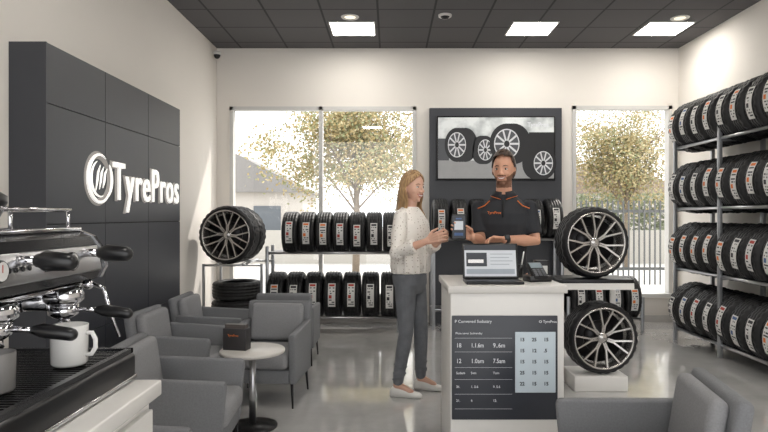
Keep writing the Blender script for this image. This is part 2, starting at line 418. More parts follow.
for k in range(7): tyre((-1.36+k*.2255,7.3,.17+zz),0,'black tyre with paper label on its tread, lower rack row','tyres on the lower window rack',sc=1)
zz=rest(D,.28*.93)
for k in range(7): tyre((-1.19+k*.2,7.3,.94+zz),0,'black tyre with paper label on its tread, upper rack row','tyres on the upper window rack',sc=.93)
rack((1.31,7.45,0),0,1.6,D,[.23,1.10],1.16,[-.78,.78],'two-tier tyre rack beneath the television')
for k in range(7): tyre((.62+k*.23,7.45,1.10+zz),0,'black tyre with paper label on rack below the television','tyres below the television',sc=.93)
rack((2.56,7.3,0),0,.9,D,[.16],.42,[-.44,.44],'low single-tier tyre rack below the window')
for k in range(4): tyre((2.25+k*.21,7.3,.16+zz),0,'black tyre with paper label on the low rack','tyres on the low rack',sc=.93)
D=.42
tiers=[.12,.79,1.46,2.14]
rack((3.42,5.84,0),math.radians(-90),1.86,D,tiers,2.32,[-.91,0,.91],'tall four-tier chrome tyre rack along the side wall')
zz=rest(D,.285)
for j,z in enumerate(tiers):
    for k in range(8):
        tyre((3.42,4.99+k*.243,z+zz),math.radians(-90)+random.uniform(-.03,.03)-.04,'black tyre with paper label on the tall wall rack','tyres on tier %s of the wall rack'%['one','two','three','four'][j],ry=random.uniform(.04,.09),sc=1.02,sx=1.08)
# ---- wheels
def wheel(loc,rz,label,group,sc=1,tilt=0,ns=7):
    t=thing('alloy_wheel',loc,rz,label,'wheel',group,sc); t.rotation_euler=(tilt,0,rz)
    if 'wt' not in MATS:
        MATS['wt']=MB().lathe(tyre_profile(.33,.215,.279),84,'Y',closed=True,mod=tmod).mesh('tyre',[M_rub])
        MATS['wr']=MB().lathe([(.284,-.098),(.281,-.112),(.270,-.112),(.264,-.10),(.252,-.06),(.25,.08),(.28,.09),(.284,.07),(.256,0)],72,'Y',closed=True).mesh('rim',[M_alloy])
        MATS['wd']=MB().lathe([(.001,.03),(.24,.03),(.24,.04),(.001,.04)],40,'Y').lathe([(.06,.0),(.15,.0),(.15,.02),(.06,.02)],40,'Y').mesh('brake_backing',[M_alloyd])
        MATS['wh']=MB().lathe([(.001,-.084),(.020,-.084),(.028,-.078),(.048,-.074),(.053,-.05),(.053,.0),(.001,.0)],32,'Y').mesh('hub_cap',[M_alloy])
        b=MB()
        for sg in (-1,1):
            pts=[V((sg*.005,-.070,.04)),V((sg*.008,-.078,.11)),V((sg*.062,-.104,.266))]
            for p0,p1,w0,w1 in ((pts[0],pts[1],.010,.009),(pts[1],pts[2],.0085,.0080)):
                b.add([p0+V((-w0,0,0)),p0+V((w0,0,0)),p1+V((w1,0,0)),p1+V((-w1,0,0)),p0+V((-w0,.04,0)),p0+V((w0,.04,0)),p1+V((w1,.035,0)),p1+V((-w1,.035,0))],
                 [[0,1,2,3],[7,6,5,4],[0,4,5,1],[2,6,7,3],[1,5,6,2],[0,3,7,4]])
        MATS['ws']=b.mesh('spoke',[M_alloy])
    for n,k in (('tyre','wt'),('rim','wr'),('brake_backing','wd'),('hub_cap','wh')): part(n,MATS[k],None,t)
    for k in range(ns): part('spoke',MATS['ws'],None,t,rot=(0,2*math.pi*k/ns+.1,0))
    return t
t=thing('display_stand',(-1.76,6.95,0),0,'chrome tube stand holding two upright wheels','display stand')
for x in (-.3,.34):
    for y in (-.32,.36): part('leg',MB().box((x-.013,y-.013,0),(x+.013,y+.013,.85)),[M_rack],t)
for x in (-.14,.14): part('support_tube',MB().tube([(x,-.34,.85),(x,.38,.85)],.016,8),[M_steel],t)
for y in (-.32,.36): part('cross_tube',MB().tube([(-.3,y,.835),(.34,y,.835)],.013,8),[M_steel],t)
wz=.85+math.sqrt((.33+.016)**2-.14**2)
wheel((-1.82,6.80,wz),math.radians(-8),'silver split-spoke alloy wheel with tyre on a chrome stand','display wheels',1.0,ns=8)
wheel((-1.80,7.06,wz),math.radians(-6),'alloy wheel with tyre standing behind another wheel on the stand','display wheels',1.0,ns=8)
for k in range(3): tyre((-1.78+(.01*k),6.92,.107+k*.213),0,'black tyre lying flat in a stack','stacked tyres under the stand',st=False,roll=0,ry=math.radians(90),sc=1.0)
t=thing('display_stand',(1.66,4.88,0),0,'white plinth and dark shelf stand displaying two alloy wheels','display stand')
part('plinth',MB().box((-.21,-.17,0),(.21,.17,.12),0,.005),[M_white],t)
part('post',MB().box((-.27,.1,0),(-.23,.16,.85)),[M_white],t); part('post',MB().box((.2,.17,0),(.24,.2,.85)),[M_white],t)
part('shelf',MB().box((-.31,-.16,.85),(.26,.2,.88),0,.004),[M_leg],t)
part('shelf_edge',MB().box((-.31,-.165,.80),(.26,-.145,.85)),[M_white],t)
wheel((1.63,4.86,.88+.288),math.radians(8),'silver-grey split-spoke alloy wheel with tyre on a dark shelf','display wheels',.87)
wheel((1.69,4.84,.12+.288),math.radians(4),'silver-grey split-spoke alloy wheel with tyre on a white plinth','display wheels',.87)

# ---- counter
t=thing('service_counter',(.64,3.565,0),0,'white reception counter with dark price panel on its front','counter')
cx=.64
part('body',MB().box((-.31,-.29,.0),(.31,.29,.96),0,.004),[M_white],t)
part('countertop',MB().box((-.325,-.31,.96),(.325,.31,1.0),0,.004),[M_top],t)
part('price_panel',MB().box((.337-cx,-.300,.271),(.913-cx,-.289,.837),0,.003),[mat('panel_slate',(46,49,57),.35)],t)
part('price_card',MB().box((.68-cx,-.306,.42),(.90-cx,-.300,.75),0,.002),[mat('card_blue',(190,202,210),.5,var=.03,emis=.03)],t)
yy=-.3015
text('P Convened Sudustry',.023,M_txt,t,(.352-cx,yy,.799))
text('O TyrePros',.020,M_txt,t,(.81-cx,yy,.799))
text('Pluse seven Sudrenday',.016,M_txt,t,(.356-cx,yy,.737))
for i,row in enumerate([('18','1.1.6m','9..6m'),('12','1.0am','7.5am')]):
    for j,w in enumerate(row): text(w,.034,M_txt,t,((.36,.44,.56)[j]-cx,yy,.665-i*.085),width=(.022,.064,.064)[j])
for i,row in enumerate([('Sudem','Svm','Tom'),('31.','1. 5.6','9. 5.6'),('21.','6','12.')]):
    for j,w in enumerate(row): text(w,.018,M_txt,t,((.36,.44,.56)[j]-cx,yy,.52-i*.075))
b=MB()
for z in (.715,.64,.555,.49,.41,.33): b.box((.352-cx,-.3012,z),(.665-cx,-.3002,z+.001))
part('rule_line',b,[M_txt],t)
for i in range(5):
    for j,w in enumerate([('13','25','15'),('15','12','.5'),('15','15','15'),('25','15','15'),('22','15','15')][i]): text(w,.026,mat('card_ink',(30,34,42),.8),t,(.705+j*.065-cx,-.3065,.70-i*.06),ext=.0004,bold=.0008)

sc_=mat('screen_white',(200,204,209),.3,emis=.1,var=.02); sd=mat('screen_dark',(38,42,50),.3)
t=thing('laptop',(.585,3.42,1.0),0,'open laptop showing a web page, standing on the counter','laptop')
part('keyboard_base',MB().box((-.16,-.1,.0),(.16,.08,.016),0,.004),[M_leg],t)
M=Matrix.Translation((0,.06,.018))@Matrix.Rotation(math.radians(-12),4,'X')
part('lid',MB().box((-.162,0,0),(.162,.01,.205),0,.004,M=M),[M_black],t)
b=MB().box((-.15,-.002,.012),(.15,0,.195),0,M=M)
b.box((-.15,-.003,.165),(.15,-.002,.195),1,M=M).box((-.14,-.003,.07),(-.02,-.002,.15),1,M=M).box((-.13,-.004,.09),(-.04,-.003,.11),2,M=M)
for k in range(4): b.box((.0,-.003,.14-k*.02),(.13-.02*(k%2),-.002,.144-k*.02),4,M=M)
b.box((-.14,-.003,.025),(.14,-.002,.055),4,M=M)
part('screen',b,[sc_,sd,M_alloy,M_ink,mat('screen_grey',(150,158,166),.4,emis=.1)],t)
t=thing('card_terminal',(.86,3.50,1.0),.2,'black card payment terminal on its dock','card terminal')
part('dock',MB().box((-.07,-.05,0),(.07,.06,.035),0,.008),[M_black],t)
M=Matrix.Translation((0,0,.035))@Matrix.Rotation(math.radians(35),4,'X')
part('handset',MB().box((-.045,-.05,-.0),(.045,.085,.03),0,.008,M=M),[M_leg],t)
part('display',MB().box((-.036,.03,.03),(.036,.075,.0315),0,M=M),[mat('lcd',(120,132,138),.3,emis=.1)],t)
b=MB()
for i in range(4):
    for j in range(3): b.box((-.034+j*.025,-.042+i*.016,.03),(-.016+j*.025,-.031+i*.016,.034),0,M=M)
part('keypad',b,[mat('key_grey',(90,92,96),.5)],t)
t=thing('box',(.92,3.66,1.0),0,'small dark carton on the counter','box')
part('carton',MB().box((-.04,-.04,0),(.04,.04,.11),0,.003),[M_leg],t); part('label',MB().box((-.03,-.042,.03),(.03,-.040,.08)),[M_paper],t)
t=thing('pen_holder',(.80,3.72,1.0),0,'small pen on an upright black holder','pen holder')
part('holder',MB().lathe([(.001,0),(.025,0),(.025,.08),(.022,.08),(.022,.01),(.001,.01)],20),[M_black],t); part('pen',MB().tube([(.005,0,.01),(.03,0,.16)],.004,8),[M_paper],t)

# ---- armchairs (face +X)
def armchair(loc,rz,label,sc=.93):
    t=thing('armchair',loc,rz,label,'armchair','grey waiting-area armchairs',sc)
    for y in (-.270,.270):
        b=MB(); b.prism([(-.29,.19),(.27,.19),(.305,.57),(.29,.59),(-.30,.62)],y-.028,y+.028)
        me=b.mesh('armrest',[M_fab]); bm=bmesh.new(); bm.from_mesh(me); bmesh.ops.bevel(bm,geom=list(bm.edges)+list(bm.verts),offset=.015,segments=3,profile=.5,affect='EDGES')
        for f in bm.faces: f.smooth=True
        bm.to_mesh(me); bm.free(); part('armrest',me,None,t)
    M=Matrix.Translation((-.26,0,.18))@Matrix.Rotation(math.radians(-9),4,'Y')
    part('backrest',MB().box((-.035,-.285,0),(.035,.285,.60),0,.028,3,M=M),[M_fab],t)
    part('back_cushion',MB().box((.030,-.235,.25),(.112,.235,.575),0,.038,4,M=M),[M_fabl],t)
    part('seat_base',MB().box((-.27,-.24,.19),(.27,.24,.30),0,.012,2),[M_fab],t)
    part('seat_cushion',MB().box((-.19,-.236,.305),(.305,.236,.44),0,.045,4),[M_fabl],t)
    for x in (-.25,.25):
        for y in (-.26,.26): part('leg',MB().tube([(x*1.08,y*1.05,0),(x,y,.20)],[.008,.013],8),[M_leg],t)
r=math.radians
armchair((-1.12,3.28,0),r(3),'grey fabric armchair facing the round table',.91)
armchair((-1.06,2.10,0),r(0),'grey fabric armchair beside the coffee counter')
armchair((-1.50,4.40,0),r(-3),'grey fabric armchair by the charcoal panel',.90)
armchair((-1.50,5.22,0),r(0),'grey fabric armchair at the end of the row',.90)
armchair((-.92,4.56,0),r(-95),'grey fabric armchair facing the room behind the round table',.90)
armchair((-.96,5.75,0),r(90),'grey fabric armchair seen from behind near the tyre rack',.88)
armchair((.99,2.44,0),r(170),'grey fabric armchair in front of the service counter',.93)
t=thing('side_table',(-.90,3.93,0),0,'small round light-topped side table on a metal pedestal','side table')
part('tabletop',MB().lathe([(.001,.485),(.20,.485),(.21,.49),(.21,.503),(.203,.51),(.001,.51)],48),[mat('table_top',(200,196,190),.35)],t)
part('pedestal',MB().tube([(0,0,.02),(0,0,.49)],.022,16),[M_steel],t)
part('base',MB().lathe([(.001,0),(.16,0),(.16,.01),(.03,.025),(.001,.025)],40),[M_leg],t)
t=thing('brochure_holder',(-1.0,3.92,.51),r(-12),'dark printed brochure box on the side table','brochure box')
part('case',MB().box((-.08,-.04,0),(.08,.04,.14),0,.004),[mat('brochure_dark',(48,46,48),.5)],t)
part('brochure',MB().box((-.07,-.03,.1),(.07,.02,.165)),[mat('brochure_card',(80,74,72),.5)],t)
text('TyrePros',.02,M_org,t,(-.045,-.042,.09))

# ---- coffee counter + machine
t=thing('coffee_counter',(-1.1,.9,0),0,'white coffee counter cabinet with drawers','cabinet')
part('body',MB().box((-.5,-.62,0),(.475,.655,.905)),[M_white],t)
part('worktop',MB().box((-.5,-.66,.91),(.5,.68,.95),0,.005),[mat('quartz_top',(224,222,218),.25,var=.03)],t)
part('painted_shadow_line',MB().box((-.5,-.62,.9),(.478,.655,.91)),[M_gap],t)  # black strip standing in for the shadow line below the worktop
for k,(a,b2) in enumerate([(-.6,.0),(.02,.64)]):
    for (z0,z1) in ((.70,.885),(.38,.69),(.08,.37)):
        dd=part('drawer',MB().box((.475,a,z0),(.492,b2,z1),0,.003),[M_white],t)
        part('handle',MB().box((.492,a+.2,z1-.03),(.505,a+.4,z1-.02),0,.002),[M_steel],dd)
t=thing('espresso_machine',(-1.0,1.3,.95),0,'black and chrome two-group espresso machine with drip tray','espresso machine')
X0=-1.0;Y0=1.3;Z0=.95
def lx(x):return x-X0
def ly(y):return y-Y0
def lz(z):return z-Z0
part('base',MB().box((lx(-1.3),ly(.98),0),(lx(-.67),ly(1.585),lz(1.022)),0,.01,3),[M_black],t)
part('base_trim',MB().box((lx(-.672),ly(.99),lz(.955)),(lx(-.666),ly(1.58),lz(.965)),0,.002),[M_chrome],t)
b=MB()
for k in range(36): b.box((lx(-1.0),ly(1.01)+k*.0157,lz(1.022)),(lx(-.685),ly(1.01)+k*.0157+.006,lz(1.030)))
b.box((lx(-1.0),ly(1.0),lz(1.022)),(lx(-.98),ly(1.575),lz(1.034))).box((lx(-.69),ly(1.0),lz(1.022)),(lx(-.675),ly(1.575),lz(1.034)))
b.box((lx(-1.0),ly(1.0),lz(1.022)),(lx(-.675),ly(1.012),lz(1.034))).box((lx(-1.0),ly(1.565),lz(1.022)),(lx(-.675),ly(1.577),lz(1.034)))
part('drip_grate',b,[mat('grate_steel',(96,96,98),.25,.95)],t)
mk=mat('machine_black',(26,26,29),.22,.3)
part('back_housing',MB().box((lx(-1.28),ly(1.0),lz(1.02)),(lx(-1.0),ly(1.56),lz(1.22)),0,.01),[mk],t)
part('splash_panel',MB().box((lx(-1.0),ly(1.03),lz(1.04)),(lx(-.996),ly(1.53),lz(1.15)),0,.001),[M_steel],t)
ol=[(lx(-1.28),lz(1.21)),(lx(-.80),lz(1.21)),(lx(-.758),lz(1.222)),(lx(-.744),lz(1.25)),(lx(-.755),lz(1.30)),(lx(-.775),lz(1.328)),(lx(-.81),lz(1.342)),(lx(-1.28),lz(1.342))]
part('head_housing',MB().prism(ol,ly(1.0),ly(1.56)),[mk],t)
for y0_,y1_ in ((1.56,1.575),(.985,1.0)): part('side_trim',MB().prism([(x+.004*(1 if x>0 else -1),z) for x,z in ol],ly(y0_),ly(y1_)),[M_chrome],t)
part('top_tray',MB().box((lx(-1.28),ly(1.0),lz(1.34)),(lx(-.80),ly(1.56),lz(1.352)),0,.004),[M_chrome],t)
part('lower_trim',MB().box((lx(-1.0),ly(1.01),lz(1.198)),(lx(-.79),ly(1.55),lz(1.21)),0,.003),[M_chrome],t)
M=Matrix.Translation((lx(-.748),0,lz(1.272)))@Matrix.Rotation(r(-12),4,'Y')
part('control_panel',MB().box((-.008,ly(1.02),-.030),(.004,ly(1.54),.034),0,.003,M=M),[M_steel],t)
part('display',MB().box((.004,ly(1.29),-.014),(.007,ly(1.37),.014),M=M),[M_black],t)
for y in (1.09,1.14,1.40): 
    part('pressure_gauge',MB().lathe([(.001,.011),(.019,.011)],20,'X').lathe([(.019,.012),(.022,.009),(.022,.0)],20,'X',mi=1).box((.0112,-.001,-.002),(.0118,.001,.013),2),[M_paper,M_black,M_red],t,loc=(lx(-.747),ly(y),lz(1.274)))
for k in range(4): part('button',MB().ell((.006,ly(1.17)+k*.022-.0,.0),(.003,.006,.006),M=M),[M_black],t)
zr=lz(1.395)
b=MB()
b.tube([(lx(-1.25),ly(1.03),zr),(lx(-.83),ly(1.03),zr),(lx(-.80),ly(1.06),zr),(lx(-.80),ly(1.50),zr),(lx(-.83),ly(1.53),zr),(lx(-1.25),ly(1.53),zr)],.005,8)
for (x,y) in ((-.81,1.05),(-.81,1.28),(-.81,1.51),(-1.2,1.53),(-1.0,1.53)): b.tube([(lx(x),ly(y),lz(1.345)),(lx(x),ly(y),zr)],.0045,8)
part('cup_rail',b,[M_chrome],t)
for y in (1.21,1.47):
    part('steam_knob',MB().tube([(lx(-.76),ly(y),lz(1.29)),(lx(-.705),ly(y),lz(1.29))],[.010,.010],16).tube([(lx(-.705),ly(y),lz(1.29)),(lx(-.695),ly(y),lz(1.29)),(lx(-.648),ly(y),lz(1.287))],[.015,.021,.018],16,rnd=True,mi=1),[M_chrome,M_black],t)
    g_=MB().lathe([(.001,lz(1.205)),(.040,lz(1.205)),(.046,lz(1.19)),(.046,lz(1.175)),(.036,lz(1.165)),(.001,lz(1.165))],28,c=(lx(-.80),ly(y),0)).box((lx(-.89),ly(y)-.03,lz(1.15)),(lx(-.82),ly(y)+.03,lz(1.205)),0,.01)
    g_.tube([(lx(-.90),ly(y),lz(1.17)),(lx(-1.0),ly(y),lz(1.15))],.026,14)
    part('group_head',g_,[M_chrome],t)
    p=MB().lathe([(.001,lz(1.163)),(.034,lz(1.163)),(.034,lz(1.140)),(.020,lz(1.130)),(.001,lz(1.130))],28,c=(lx(-.80),ly(y),0))
    p.tube([(lx(-.77),ly(y),lz(1.152)),(lx(-.71),ly(y),lz(1.150))],[.006,.006],10)
    p.tube([(lx(-.80),ly(y)-.012,lz(1.13)),(lx(-.795),ly(y)-.02,lz(1.11))],.005,8).tube([(lx(-.80),ly(y)+.012,lz(1.13)),(lx(-.795),ly(y)+.02,lz(1.11))],.005,8)
    p.tube([(lx(-.715),ly(y),lz(1.150)),(lx(-.70),ly(y),lz(1.149)),(lx(-.643),ly(y),lz(1.141))],[.010,.015,.013],14,mi=1,rnd=True)
    part('portafilter',p,[M_chrome,M_black],t)
for y in (1.54,1.04):
    part('steam_wand',MB().ell((lx(-.775),ly(y),lz(1.205)),(.014,.014,.014)).tube([(lx(-.775),ly(y),lz(1.21)),(lx(-.735),ly(y),lz(1.195)),(lx(-.72),ly(y),lz(1.14)),(lx(-.695),ly(y),lz(1.07))],[.006,.005,.0045,.004],10),[M_chrome],t)
part('hopper',MB().lathe([(.001,lz(1.352)),(.05,lz(1.352)),(.05,lz(1.365)),(.07,lz(1.41)),(.07,lz(1.425)),(.055,lz(1.435)),(.001,lz(1.437))],32,c=(lx(-.93),ly(1.33),0)),[M_black],t)
def cup(loc,col,label,grp,sc=1,handle=True,rz=0,name='mug',cat='mug'):
    t=thing(name,loc,rz,label,cat,grp,sc)
    part('bowl',MB().lathe([(.001,0),(.036,0),(.041,.006),(.043,.095),(.0425,.098),(.040,.095),(.037,.01),(.001,.008)],36),[col],t)
    if handle: part('handle',MB().tube([(.040,0,.078),(.056,0,.078),(.064,0,.062),(.064,0,.042),(.055,0,.026),(.039,0,.024)],.0055,10),[col],t)
    return t
M_por=mat('white_porcelain',(222,221,218),.15,var=.01)
cup((-.748,1.40,1.034),M_por,'white porcelain mug on the drip tray','mugs on the drip tray',.95)
cup((-.775,1.18,1.034),mat('grey_ceramic',(120,118,116),.4),'grey ceramic cup on the drip tray','mugs on the drip tray',.8,handle=False)
blk=mat('black_cup',(24,24,26),.25)
for (x,y) in ((-1.12,1.46),(-1.02,1.46),(-1.12,1.25),(-1.02,1.17),(-1.12,1.14)):
    cup((x,y,1.352),blk,'black espresso cup on top of the machine','cups on the espresso machine',.8,False,name='cup',cat='cup')

# ---------------- people
def skinmat(name,rgb):
    m=mat(name,rgb,.5,var=.04,scale=30); b=m.node_tree.nodes['Principled BSDF']
    b.inputs['Subsurface Weight'].default_value=.1; b.inputs['Subsurface Radius'].default_value=(.02,.008,.004); b.inputs['Subsurface Scale'].default_value=.5
    return m
SK=skinmat('skin_fair',(212,168,146)); SK2=skinmat('skin_tan',(200,150,124))
def hand(b,w,d,n,t,curl=.5,sc=1.0,thumb=.3,tf=(.62,.7)):
    w=V(w); d=V(d).normalized(); n=V(n); n=(n-d*n.dot(d)).normalized(); t0=V(t); t=(n.cross(d)).normalized()
    if t.dot(t0)<0: t=-t
    offs=(.030,.010,-.010,-.029); ln=(.070,.078,.072,.056); kn=(.088,.092,.088,.080)
    for i in range(4):
        base=w+t*offs[i]*.55*sc; k=w+(d*kn[i]+t*offs[i])*sc
        b.tube([base,k],[.014*sc,.0125*sc],8,rnd=True)
        p=k; ang=0; pts=[k]; fd=(d+t*offs[i]*3.0).normalized()
        for s_,f in ((.45,.7),(.30,1.0),(.25,.8)):
            ang+=curl*f; dd=fd*math.cos(ang)+n*math.sin(ang); p=p+dd*ln[i]*s_*sc; pts.append(p)
        b.tube(pts,[.0092*sc,.0085*sc,.0078*sc,.007*sc],8,rnd=True)
    tb=w+(d*.022+t*.026+n*.006)*sc
    td=(d*tf[0]+t*tf[1]+n*thumb).normalized(); m=tb+td*.038*sc; td2=(d*.95+t*.15+n*thumb*.4).normalized()
    b.tube([w+d*.01*sc,tb,m,m+td2*.03*sc,m+td2*.05*sc],[.014*sc,.015*sc,.0115*sc,.0095*sc,.008*sc],8,rnd=True)
def basis(o,yaw):
    a=math.radians(yaw); fw=V((math.cos(a),math.sin(a),0)); lf=V((-math.sin(a),math.cos(a),0)); o=V(o)
    return fw,lf,(lambda f,l,z:o+fw*f+lf*l+V((0,0,z)))
def headpt(d,off=0):
    f,l,u=d
    a=.096*f;b=.075*l;c=.118*u
    if u<0:
        k=-u
        b=.075*math.copysign(abs(l)**(1-.35*k),l)*(1-.40*k**1.6)
        if f>0: a=.096*f**(1-.50*k)*(1-.06*k)
        else: a*=(1-.5*k)
    if f<0 and u>-.3: a*=1.06
    if f>0:
        g=math.exp(-((u-.02)/.16)**2)*math.exp(-((abs(l)-.40)/.2)**2)*f
        a-=.006*g
    p=V((a,b,c)); return p+p.normalized()*off
def sph(th,ph): return (math.sin(th)*math.cos(ph),math.sin(th)*math.sin(ph),math.cos(th))
def headgrid(off,keep,n1=36,n2=48):
    vs=[]
    for i in range(n1+1):
        for k in range(n2):
            d=sph(math.pi*max(.004,min(.996,i/n1)),2*math.pi*k/n2); vs.append(headpt(d,off(d) if callable(off) else off))
    fs=[]
    for i in range(n1):
        for k in range(n2):
            d=sph(math.pi*(i+.5)/n1,2*math.pi*(k+.5)/n2)
            if keep(d): fs.append([i*n2+k,(i+1)*n2+k,(i+1)*n2+(k+1)%n2,i*n2+(k+1)%n2])
    return vs,fs
def head_into(b,M,sc,male):
    vs,fs=headgrid(0,lambda d:True)
    n2=48; fs=fs+[list(range(n2))[::-1],[36*n2+k for k in range(n2)]]
    b.add(vs,fs,0,True,M)
    T=lambda p:M@V(p)
    b.tube([T((.090,0,.012)),T((.101,0,-.012)),T((.111,0,-.030))],[.006*sc,.009*sc,.0115*sc],8,rnd=True)
    b.ell((.099,.011,-.034),(.010,.008,.008),M=M,seg=10,rings=6); b.ell((.099,-.011,-.034),(.010,.008,.008),M=M,seg=10,rings=6)
    b.ell((.066,0,-.100),(.017,.020 if male else .015,.014),M=M)
    for s_ in (-1,1):
        b.ell((-.002,s_*.076,-.012),(.017,.009,.031),M=M); b.ell((.056,s_*.040,-.034),(.022,.018,.018),M=M)
def paint(o,M,off,fn):
    Mi=M.inverted(); me=o.data
    for p in me.polygons:
        c=Mi@(p.center+off)
        if abs(c.z)<.16 and abs(c.x)<.14 and abs(c.y)<.11: p.material_index=fn(c)
def face(parent,off,M,sc,brow,lip,male):
    T=lambda p:M@V(p)
    for s_ in (-1,1):
        e=MB().ell((.0750,s_*.031,.000),(.0125,.0135,.0070),0,M=M); e.ell((.0835,s_*.0305,.000),(.0045,.0062,.0062),1,M=M)
        e.tube([T((.080,s_*.017,.001)),T((.0885,s_*.030,.0080)),T((.077,s_*.045,.002))],[.001,.0022,.001],6,1)
        part('eye',e,[mat('eye_white',(214,206,200),.3),mat('iris',(44,32,26),.3)],parent,off=off)
        part('eyebrow',MB().tube([T((.091,s_*.014,.021)),T((.089,s_*.030,.026)),T((.075,s_*.047,.020))],[.0022*sc,.0030*sc,.0014*sc],8,rnd=True),[brow],parent,off=off)
    mb=MB(); q=.002
    mb.tube([T((.079+q,.031,-.049)),T((.089+q,.015,-.0565)),T((.0925+q,0,-.057)),T((.089+q,-.015,-.0565)),T((.079+q,-.031,-.049))],[.0012*sc,.0026*sc,.003*sc,.0026*sc,.0012*sc],8,0,rnd=True)
    mb.tube([T((.079+q,.030,-.050)),T((.0875+q,.015,-.068)),T((.091+q,0,-.0715)),T((.0875+q,-.015,-.068)),T((.079+q,-.030,-.050))],[.0012*sc,.0032*sc,.004*sc,.0032*sc,.0012*sc],8,0,rnd=True)
    mb.tube([T((.080+q,.026,-.0525)),T((.0875+q,.014,-.0610)),T((.0905+q,0,-.0635)),T((.0875+q,-.014,-.0610)),T((.080+q,-.026,-.0525))],[.0012,.0050,.006,.0050,.0012],6,1)
    part('mouth',mb,[lip,mat('teeth',(232,228,222),.3)],parent,off=off)
def shoe(b,heel,yaw,sc=1):
    a=math.radians(yaw); f=V((math.cos(a),math.sin(a),0)); l=V((-math.sin(a),math.cos(a),0)); heel=V(heel)
    R_=[(0,.022,.055),(.02,.034,.08),(.07,.036,.095),(.11,.038,.085),(.15,.043,.06),(.20,.046,.048),(.235,.040,.04),(.255,.02,.03)]
    vs=[];n=14
    for (x,w,h) in R_:
        for k in range(n):
            t_=2*math.pi*k/n; yy=w*math.cos(t_); zz=math.sin(t_); z=.5*h+.5*h*(zz if zz>0 else max(zz*1.6,-1)); vs.append(heel+(f*x+l*yy+V((0,0,z)))*sc)
    fs=[[i*n+k,i*n+(k+1)%n,(i+1)*n+(k+1)%n,(i+1)*n+k] for i in range(len(R_)-1) for k in range(n)]+[list(range(n)),[(len(R_)-1)*n+k for k in range(n)]]
    b.add(vs,fs,0,True)
def Mhead(c,yaw,pitch,sc): return Matrix.Translation(c)@Matrix.Rotation(math.radians(yaw),4,'Z')@Matrix.Rotation(math.radians(pitch),4,'Y')@Matrix.Scale(sc,4)
def hairmat(name,c1,c2):
    m=bpy.data.materials.new(name); m.use_nodes=True; nt=m.node_tree;N=nt.nodes;L=nt.links
    tc=N.new('ShaderNodeTexCoord'); mp=N.new('ShaderNodeMapping'); mp.inputs['Scale'].default_value=(90,90,6); nz=N.new('ShaderNodeTexNoise'); nz.inputs['Scale'].default_value=1; nz.inputs['Detail'].default_value=3
    cr=N.new('ShaderNodeValToRGB'); cr.color_ramp.elements[0].position=.35; cr.color_ramp.elements[0].color=[l1(x) for x in c1]+[1]; cr.color_ramp.elements[1].position=.65; cr.color_ramp.elements[1].color=[l1(x) for x in c2]+[1]
    L.new(tc.outputs['Object'],mp.inputs['Vector']);L.new(mp.outputs['Vector'],nz.inputs['Vector']);L.new(nz.outputs['Fac'],cr.inputs['Fac']);L.new(cr.outputs['Color'],N['Principled BSDF'].inputs['Base Color'])
    bp=N.new('ShaderNodeBump');bp.inputs['Strength'].default_value=.7;bp.inputs['Distance'].default_value=.01;L.new(nz.outputs['Fac'],bp.inputs['Height']);L.new(bp.outputs['Normal'],N['Principled BSDF'].inputs['Normal'])
    N['Principled BSDF'].inputs['Roughness'].default_value=.42; return m
def torso(k): return [(Q(f,0,z),rf,rl) for f,z,rf,rl in k]

# ----- woman
O=V((.16,4.62,0)); fw,lf,Q=basis(O,-30)
t=thing('person',O,0,'person with long blonde hair, cream blouse and grey jeans, reaching out','person')
TW=[(0,.80,.085,.12),(-.005,.86,.108,.150),(-.01,.92,.110,.158),(-.005,1.0,.095,.142),(0,1.08,.085,.122),(.004,1.16,.088,.125),(.012,1.25,.105,.138),(.01,1.32,.098,.145),(-.002,1.38,.078,.148),(-.01,1.42,.058,.115),(-.008,1.45,.048,.06)]
hc=Q(.014,0,1.603); MH=Mhead(hc,-44,4,1.0)
ra=dict(s=Q(-.005,-.150,1.375),e=V((.050,4.40,1.110)),w=V((.268,4.25,1.205)))
la=dict(s=Q(-.005,.150,1.375),e=V((.28,4.66,1.11)),w=V((.38,4.42,1.21)))
rk=V((.120,4.52,.50)); lk=V((.240,4.67,.50)); rank=V((.055,4.585,.09)); lank=V((.245,4.78,.09))
rh=Q(-.005,-.078,.88); lh=Q(-.005,.078,.88)
b=MB(); b.loft(torso(TW),fw,lf); b.tube([Q(-.01,0,1.40),Q(0,0,1.47),hc+V((0,0,-.06))],[.055,.047,.045],14,rnd=True)
head_into(b,MH,1,False)
for A in (ra,la):
    b.tube([A['s'],(A['s']*.45+A['e']*.55),A['e'],A['e']*.65+A['w']*.35,A['w']],[.045,.040,.036,.036,.023],12,rnd=True)
hand(b,ra['w'],(.80,-.50,.34),(.4,.75,.0),(0,0,1),.38,.97); hand(b,la['w'],(.35,-.8,.25),(-.7,-.35,0),(0,0,1),.55,.97)
for h_,k_,a_ in ((rh,rk,rank),(lh,lk,lank)):
    b.tube([h_,h_*.5+k_*.5,k_,k_*.65+a_*.35,a_],[.078,.066,.048,.047,.033],14,rnd=True); b.tube([a_,a_+V((.1,-.03,-.045))],[.033,.026],10,rnd=True)
remesh('body',b,[SK],O,.0042,3,t)
b=MB(); JW=[(0,.79,.086,.105),(-.005,.86,.115,.156),(-.01,.92,.117,.164),(-.006,.99,.104,.150),(-.003,1.03,.096,.138)]
b.loft([(Q(f,0,z),a_,c_) for f,z,a_,c_ in JW],fw,lf)
rg=random.Random(3)
